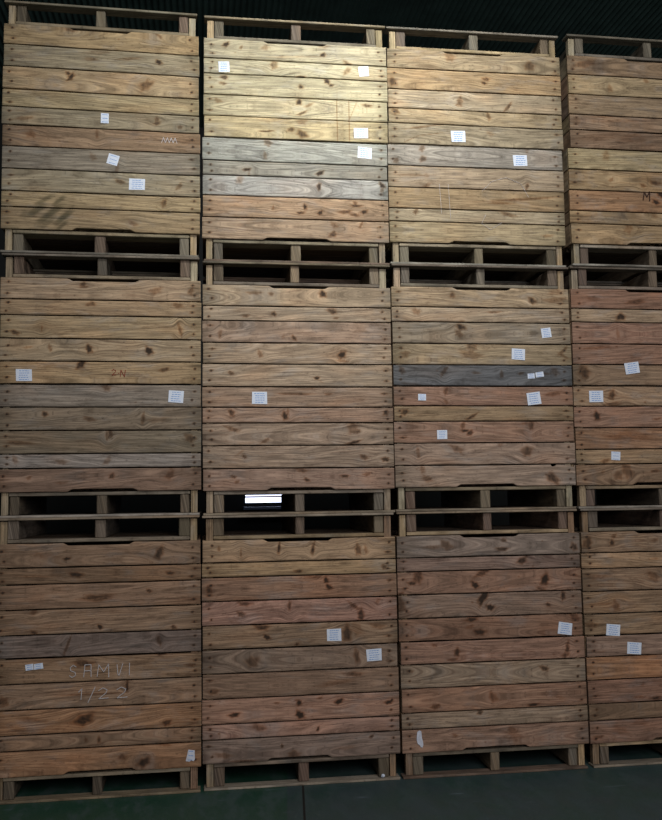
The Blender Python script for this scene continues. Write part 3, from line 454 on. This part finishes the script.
# pale scribble on the top left crate
r,pz,fp=roots[1,0,1]
strokes('chalk_scribble',[[(.36+.012*i,pz+.60+(.022 if i%2 else -.012)) for i in range(9)]],.003,CHALK,fp,-.0042,.0016)
r,pz,fp=roots[3,0,1]
L=[[(-.26,pz+.40),(-.25,pz+.2)],[(-.2,pz+.40),(-.19,pz+.17)],[(.03,pz+.36),(.10,pz+.43),(.2,pz+.46),(.3,pz+.42),(.35,pz+.33)],[(.05,pz+.2),(.02,pz+.14),(.08,pz+.1),(.16,pz+.15)]]
[strokes('chalk_stroke',[q],.0016,CHALK,fp,-.0042,.0016) for q in L]

# small white scrap lying on the lowest deck board of the second stack
def blob(name,x,y,z,r_,mat):
    mb=MB(); V=[];F=[];n=10;m=6
    for j in range(m+1):
        for i in range(n):
            th_=math.pi*j/m; ph=2*math.pi*i/n; q=r_*(1+.25*math.sin(3*ph+2*th_)+.1*R.uniform(-1,1))
            V.append((q*math.sin(th_)*math.cos(ph),q*math.sin(th_)*math.sin(ph),.75*q*math.cos(th_)))
    for j in range(m):
        for i in range(n): F.append((j*n+i,j*n+(i+1)%n,(j+1)*n+(i+1)%n,(j+1)*n+i))
    V=np.array(V); V[:,2]-=V[:,2].min()
    mb.add(V,F,np.zeros((len(V),3)),0,0,(1,1,1)); o=mb.build(name,[mat]); o.location=(x,y,z); return o
o=blob('foam_scrap',1.116,.004,.0182,.011,PAPER)
o['label']='tiny white scrap on the lowest deck board at the right of the second stack'; o['category']='scrap'

# ---------------------------------------------------------------- the hall
def struct(name,mb,mats):
    o=mb.build(name,mats); o['kind']='structure'; return o
def floor_mat():
    m,nt=newmat('green_painted_concrete'); g=N(nt); tc=g.n('ShaderNodeTexCoord'); p=tc.outputs['Object']
    sp=g.n('ShaderNodeSeparateXYZ'); g.l(p,sp.inputs[0])
    n1=g.noise(p,1.3,4.,.6); mp=g.n('ShaderNodeMapping'); mp.inputs['Scale'].default_value=(1.,.4,1.); g.l(p,mp.inputs[0]); n2=g.noise(mp.outputs[0],7.,5.,.65); n3=g.noise(p,45.,3.,.6)
    c=g.mix(g.ramp(n1,.35,.65),tuple(lin((34,72,56)))+(1,),tuple(lin((42,74,64)))+(1,))
    c=g.mix(g.ramp(n2,.46,.62,0,.5),c,tuple(lin((70,86,88)))+(1,))
    # greyer worn bay right of the slightly skewed joint
    lx=g.math('SUBTRACT',sp.outputs[0],g.math('MULTIPLY_ADD',sp.outputs[1],JS,JX))
    bay=g.ramp(lx,-.10,-.09)
    gm=g.noise(p,3.1,4.,.6)
    c=g.mix(g.math('MULTIPLY',bay,g.ramp(gm,.3,.7,.45,.95)),c,tuple(lin((56,72,76)))+(1,))
    j=g.ramp(g.math('ABSOLUTE',lx),.004,.009,1.,0.)
    c=g.mix(j,c,(.004,.006,.006,1))
    # pale scuffs
    sc=g.n('ShaderNodeMapping'); sc.inputs['Scale'].default_value=(3.,16.,1.); sc.inputs['Rotation'].default_value=(0,0,.25); g.l(p,sc.inputs[0])
    s=g.noise(sc.outputs[0],1.,3.,.5); c=g.mix(g.ramp(s,.66,.76,0,.4),c,tuple(lin((120,135,150)))+(1,))
    b=g.n('ShaderNodeBsdfPrincipled'); g.l(c,b.inputs['Base Color']); g.put(b.inputs['Roughness'],g.ramp(n2,.3,.7,.42,.7))
    bp=g.n('ShaderNodeBump'); bp.inputs['Strength'].default_value=.2; bp.inputs['Distance'].default_value=.003; g.l(n3,bp.inputs['Height']); g.l(bp.outputs[0],b.inputs['Normal'])
    o=g.n('ShaderNodeOutputMaterial'); g.l(b.outputs[0],o.inputs[0]); return m
X0,X1,Y0,Y1,ZC=-7.,10.,-9.,11.,7.7
mb=MB(); mb.box(X0,X1,Y0,Y1,-.2,0.,(1,1,1)); struct('floor',mb,[floor_mat()])
SHEET=plain('dark_green_steel_sheet',(72,96,92),.55,.2,3.,metal=.0)
WALLM=plain('dark_steel_wall_sheet',(26,31,31),.6,.2,2.)
# ceiling: corrugated sheet, ribs running into the depth
mb=MB(); n=int((X1-X0)/.076*6); xs=np.linspace(X0,X1,n+1); zs=ZC+.013*np.sin((xs-X0)/.076*2*math.pi)
V=[(x,y,z) for y in (Y0,Y1) for x,z in zip(xs,zs)]+[(X0,Y0,ZC+.15),(X1,Y0,ZC+.15),(X1,Y1,ZC+.15),(X0,Y1,ZC+.15)]
F=[(i,i+1,n+2+i,n+1+i) for i in range(n)]; b_=2*(n+1); F.append((b_,b_+1,b_+2,b_+3))
mb.add(V,F,np.zeros((len(V),3)),0,0,(1,1,1)); struct('ceiling',mb,[SHEET])
def wall(name,x0,x1,y0,y1,z0=0.,z1=ZC+.1,holes=()):
    mb=MB()
    if not holes: mb.box(x0,x1,y0,y1,z0,z1,(1,1,1))
    else:
        (hx0,hx1,hz0,hz1)=holes[0]
        mb.box(x0,hx0,y0,y1,z0,z1,(1,1,1)); mb.box(hx1,x1,y0,y1,z0,z1,(1,1,1))
        mb.box(hx0,hx1,y0,y1,z0,hz0,(1,1,1)); mb.box(hx0,hx1,y0,y1,hz1,z1,(1,1,1))
    return struct(name,mb,[WALLM])
YB=8.5
WX0,WX1,WZ0,WZ1=.68,1.38,1.662,1.95
wall('wall_back',X0,X1,YB,YB+.2,holes=[(WX0,WX1,WZ0,WZ1)])
wall('wall_left',X0-.2,X0,Y0,YB+.2); wall('wall_right',X1,X1+.2,Y0,YB+.2); wall('wall_front',X0,X1,Y0-.2,Y0)
# small lit window low in the back wall, seen through a pallet opening
DAY=plain('daylit_glass',(235,240,255),.3,emit=(215,228,255),es=2.5)
FR=plain('pinkish_window_bar',(170,90,90),.5)
mb=MB(); mb.box(WX0,WX1,YB+.08,YB+.09,WZ0,WZ1,(1,1,1)); w1=struct('window_1',mb,[DAY])
mb=MB(); mb.box(WX0,WX1,YB+.04,YB+.06,1.742,1.764,(1,1,1)); o=mb.build('window_bar',[FR],w1)
mb=MB(); mb.box(WX0-.05,WX1+.05,YB-.45,YB-.001,1.56,1.60,(1,1,1)); o=mb.build('added_glow_ledge',[plain('bluish_reflection_ledge',(150,165,200),.25)],w1)  # added bluish ledge, stands in for the window's reflection on the wood

# ---------------------------------------------------------------- light
def area(name,loc,rot,sx,sy,power,col,spread=math.pi,shape='RECTANGLE'):
    l=bpy.data.lights.new(name,'AREA'); l.shape=shape; l.size=sx; l.size_y=sy; l.energy=power; l.color=col; l.spread=spread
    o=bpy.data.objects.new(name,l); C.objects.link(o); o.location=loc; o.rotation_euler=rot; return o
def aim(o,tgt):
    from mathutils import Vector
    d=Vector(tgt)-o.location; o.rotation_euler=d.to_track_quat('-Z','Y').to_euler()
o=area('hall_lamp',(1.25,-3.0,6.0),(0,0,0),.4,.4,LAMP_P,(.98,1.,.92),math.radians(62)); aim(o,(.95,0,4.35))
o=area('upper_fill',(1.9,-5.0,7.3),(0,0,0),5.,1.2,FILL_P,(.97,.97,1.)); aim(o,(1.4,0,1.2))  # added unseen fill, soft and high, evens out the crate fronts
o=area('front_fill',(1.8,-8.6,4.6),(math.pi/2,0,0),4.5,4.,FRONT_FILL_P,(1.,.97,.95))  # added unseen fill from behind the camera, lifts the lower crates
w=bpy.data.worlds.new('World'); bpy.context.scene.world=w; w.use_nodes=True
w.node_tree.nodes['Background'].inputs[0].default_value=(.6,.7,.8,1); w.node_tree.nodes['Background'].inputs[1].default_value=.02

# ---------------------------------------------------------------- camera
def camera():
    from mathutils import Matrix,Vector
    cx,cy,cz,yaw,pit,rol,F_=CAM; F_*=500
    f=Vector((math.sin(yaw)*math.cos(pit),math.cos(yaw)*math.cos(pit),math.sin(pit)))
    r_=Vector((math.cos(yaw),-math.sin(yaw),0)); u=r_.cross(f)
    r2=r_*math.cos(rol)+u*math.sin(rol); u2=-r_*math.sin(rol)+u*math.cos(rol)
    cam=bpy.data.cameras.new('camera'); o=bpy.data.objects.new('camera',cam); C.objects.link(o)
    o.matrix_world=Matrix(((r2.x,u2.x,-f.x,cx),(r2.y,u2.y,-f.y,cy),(r2.z,u2.z,-f.z,cz),(0,0,0,1)))
    cam.sensor_fit='VERTICAL'; cam.sensor_height=24.; cam.lens=24.*F_/820.; cam.clip_start=.05; cam.clip_end=100
    bpy.context.scene.camera=o
camera()
sc=bpy.context.scene
sc.view_settings.view_transform='Standard'; sc.view_settings.look='None'; sc.view_settings.gamma=1.; sc.view_settings.use_curve_mapping=False
sc.view_settings.exposure=EXPO
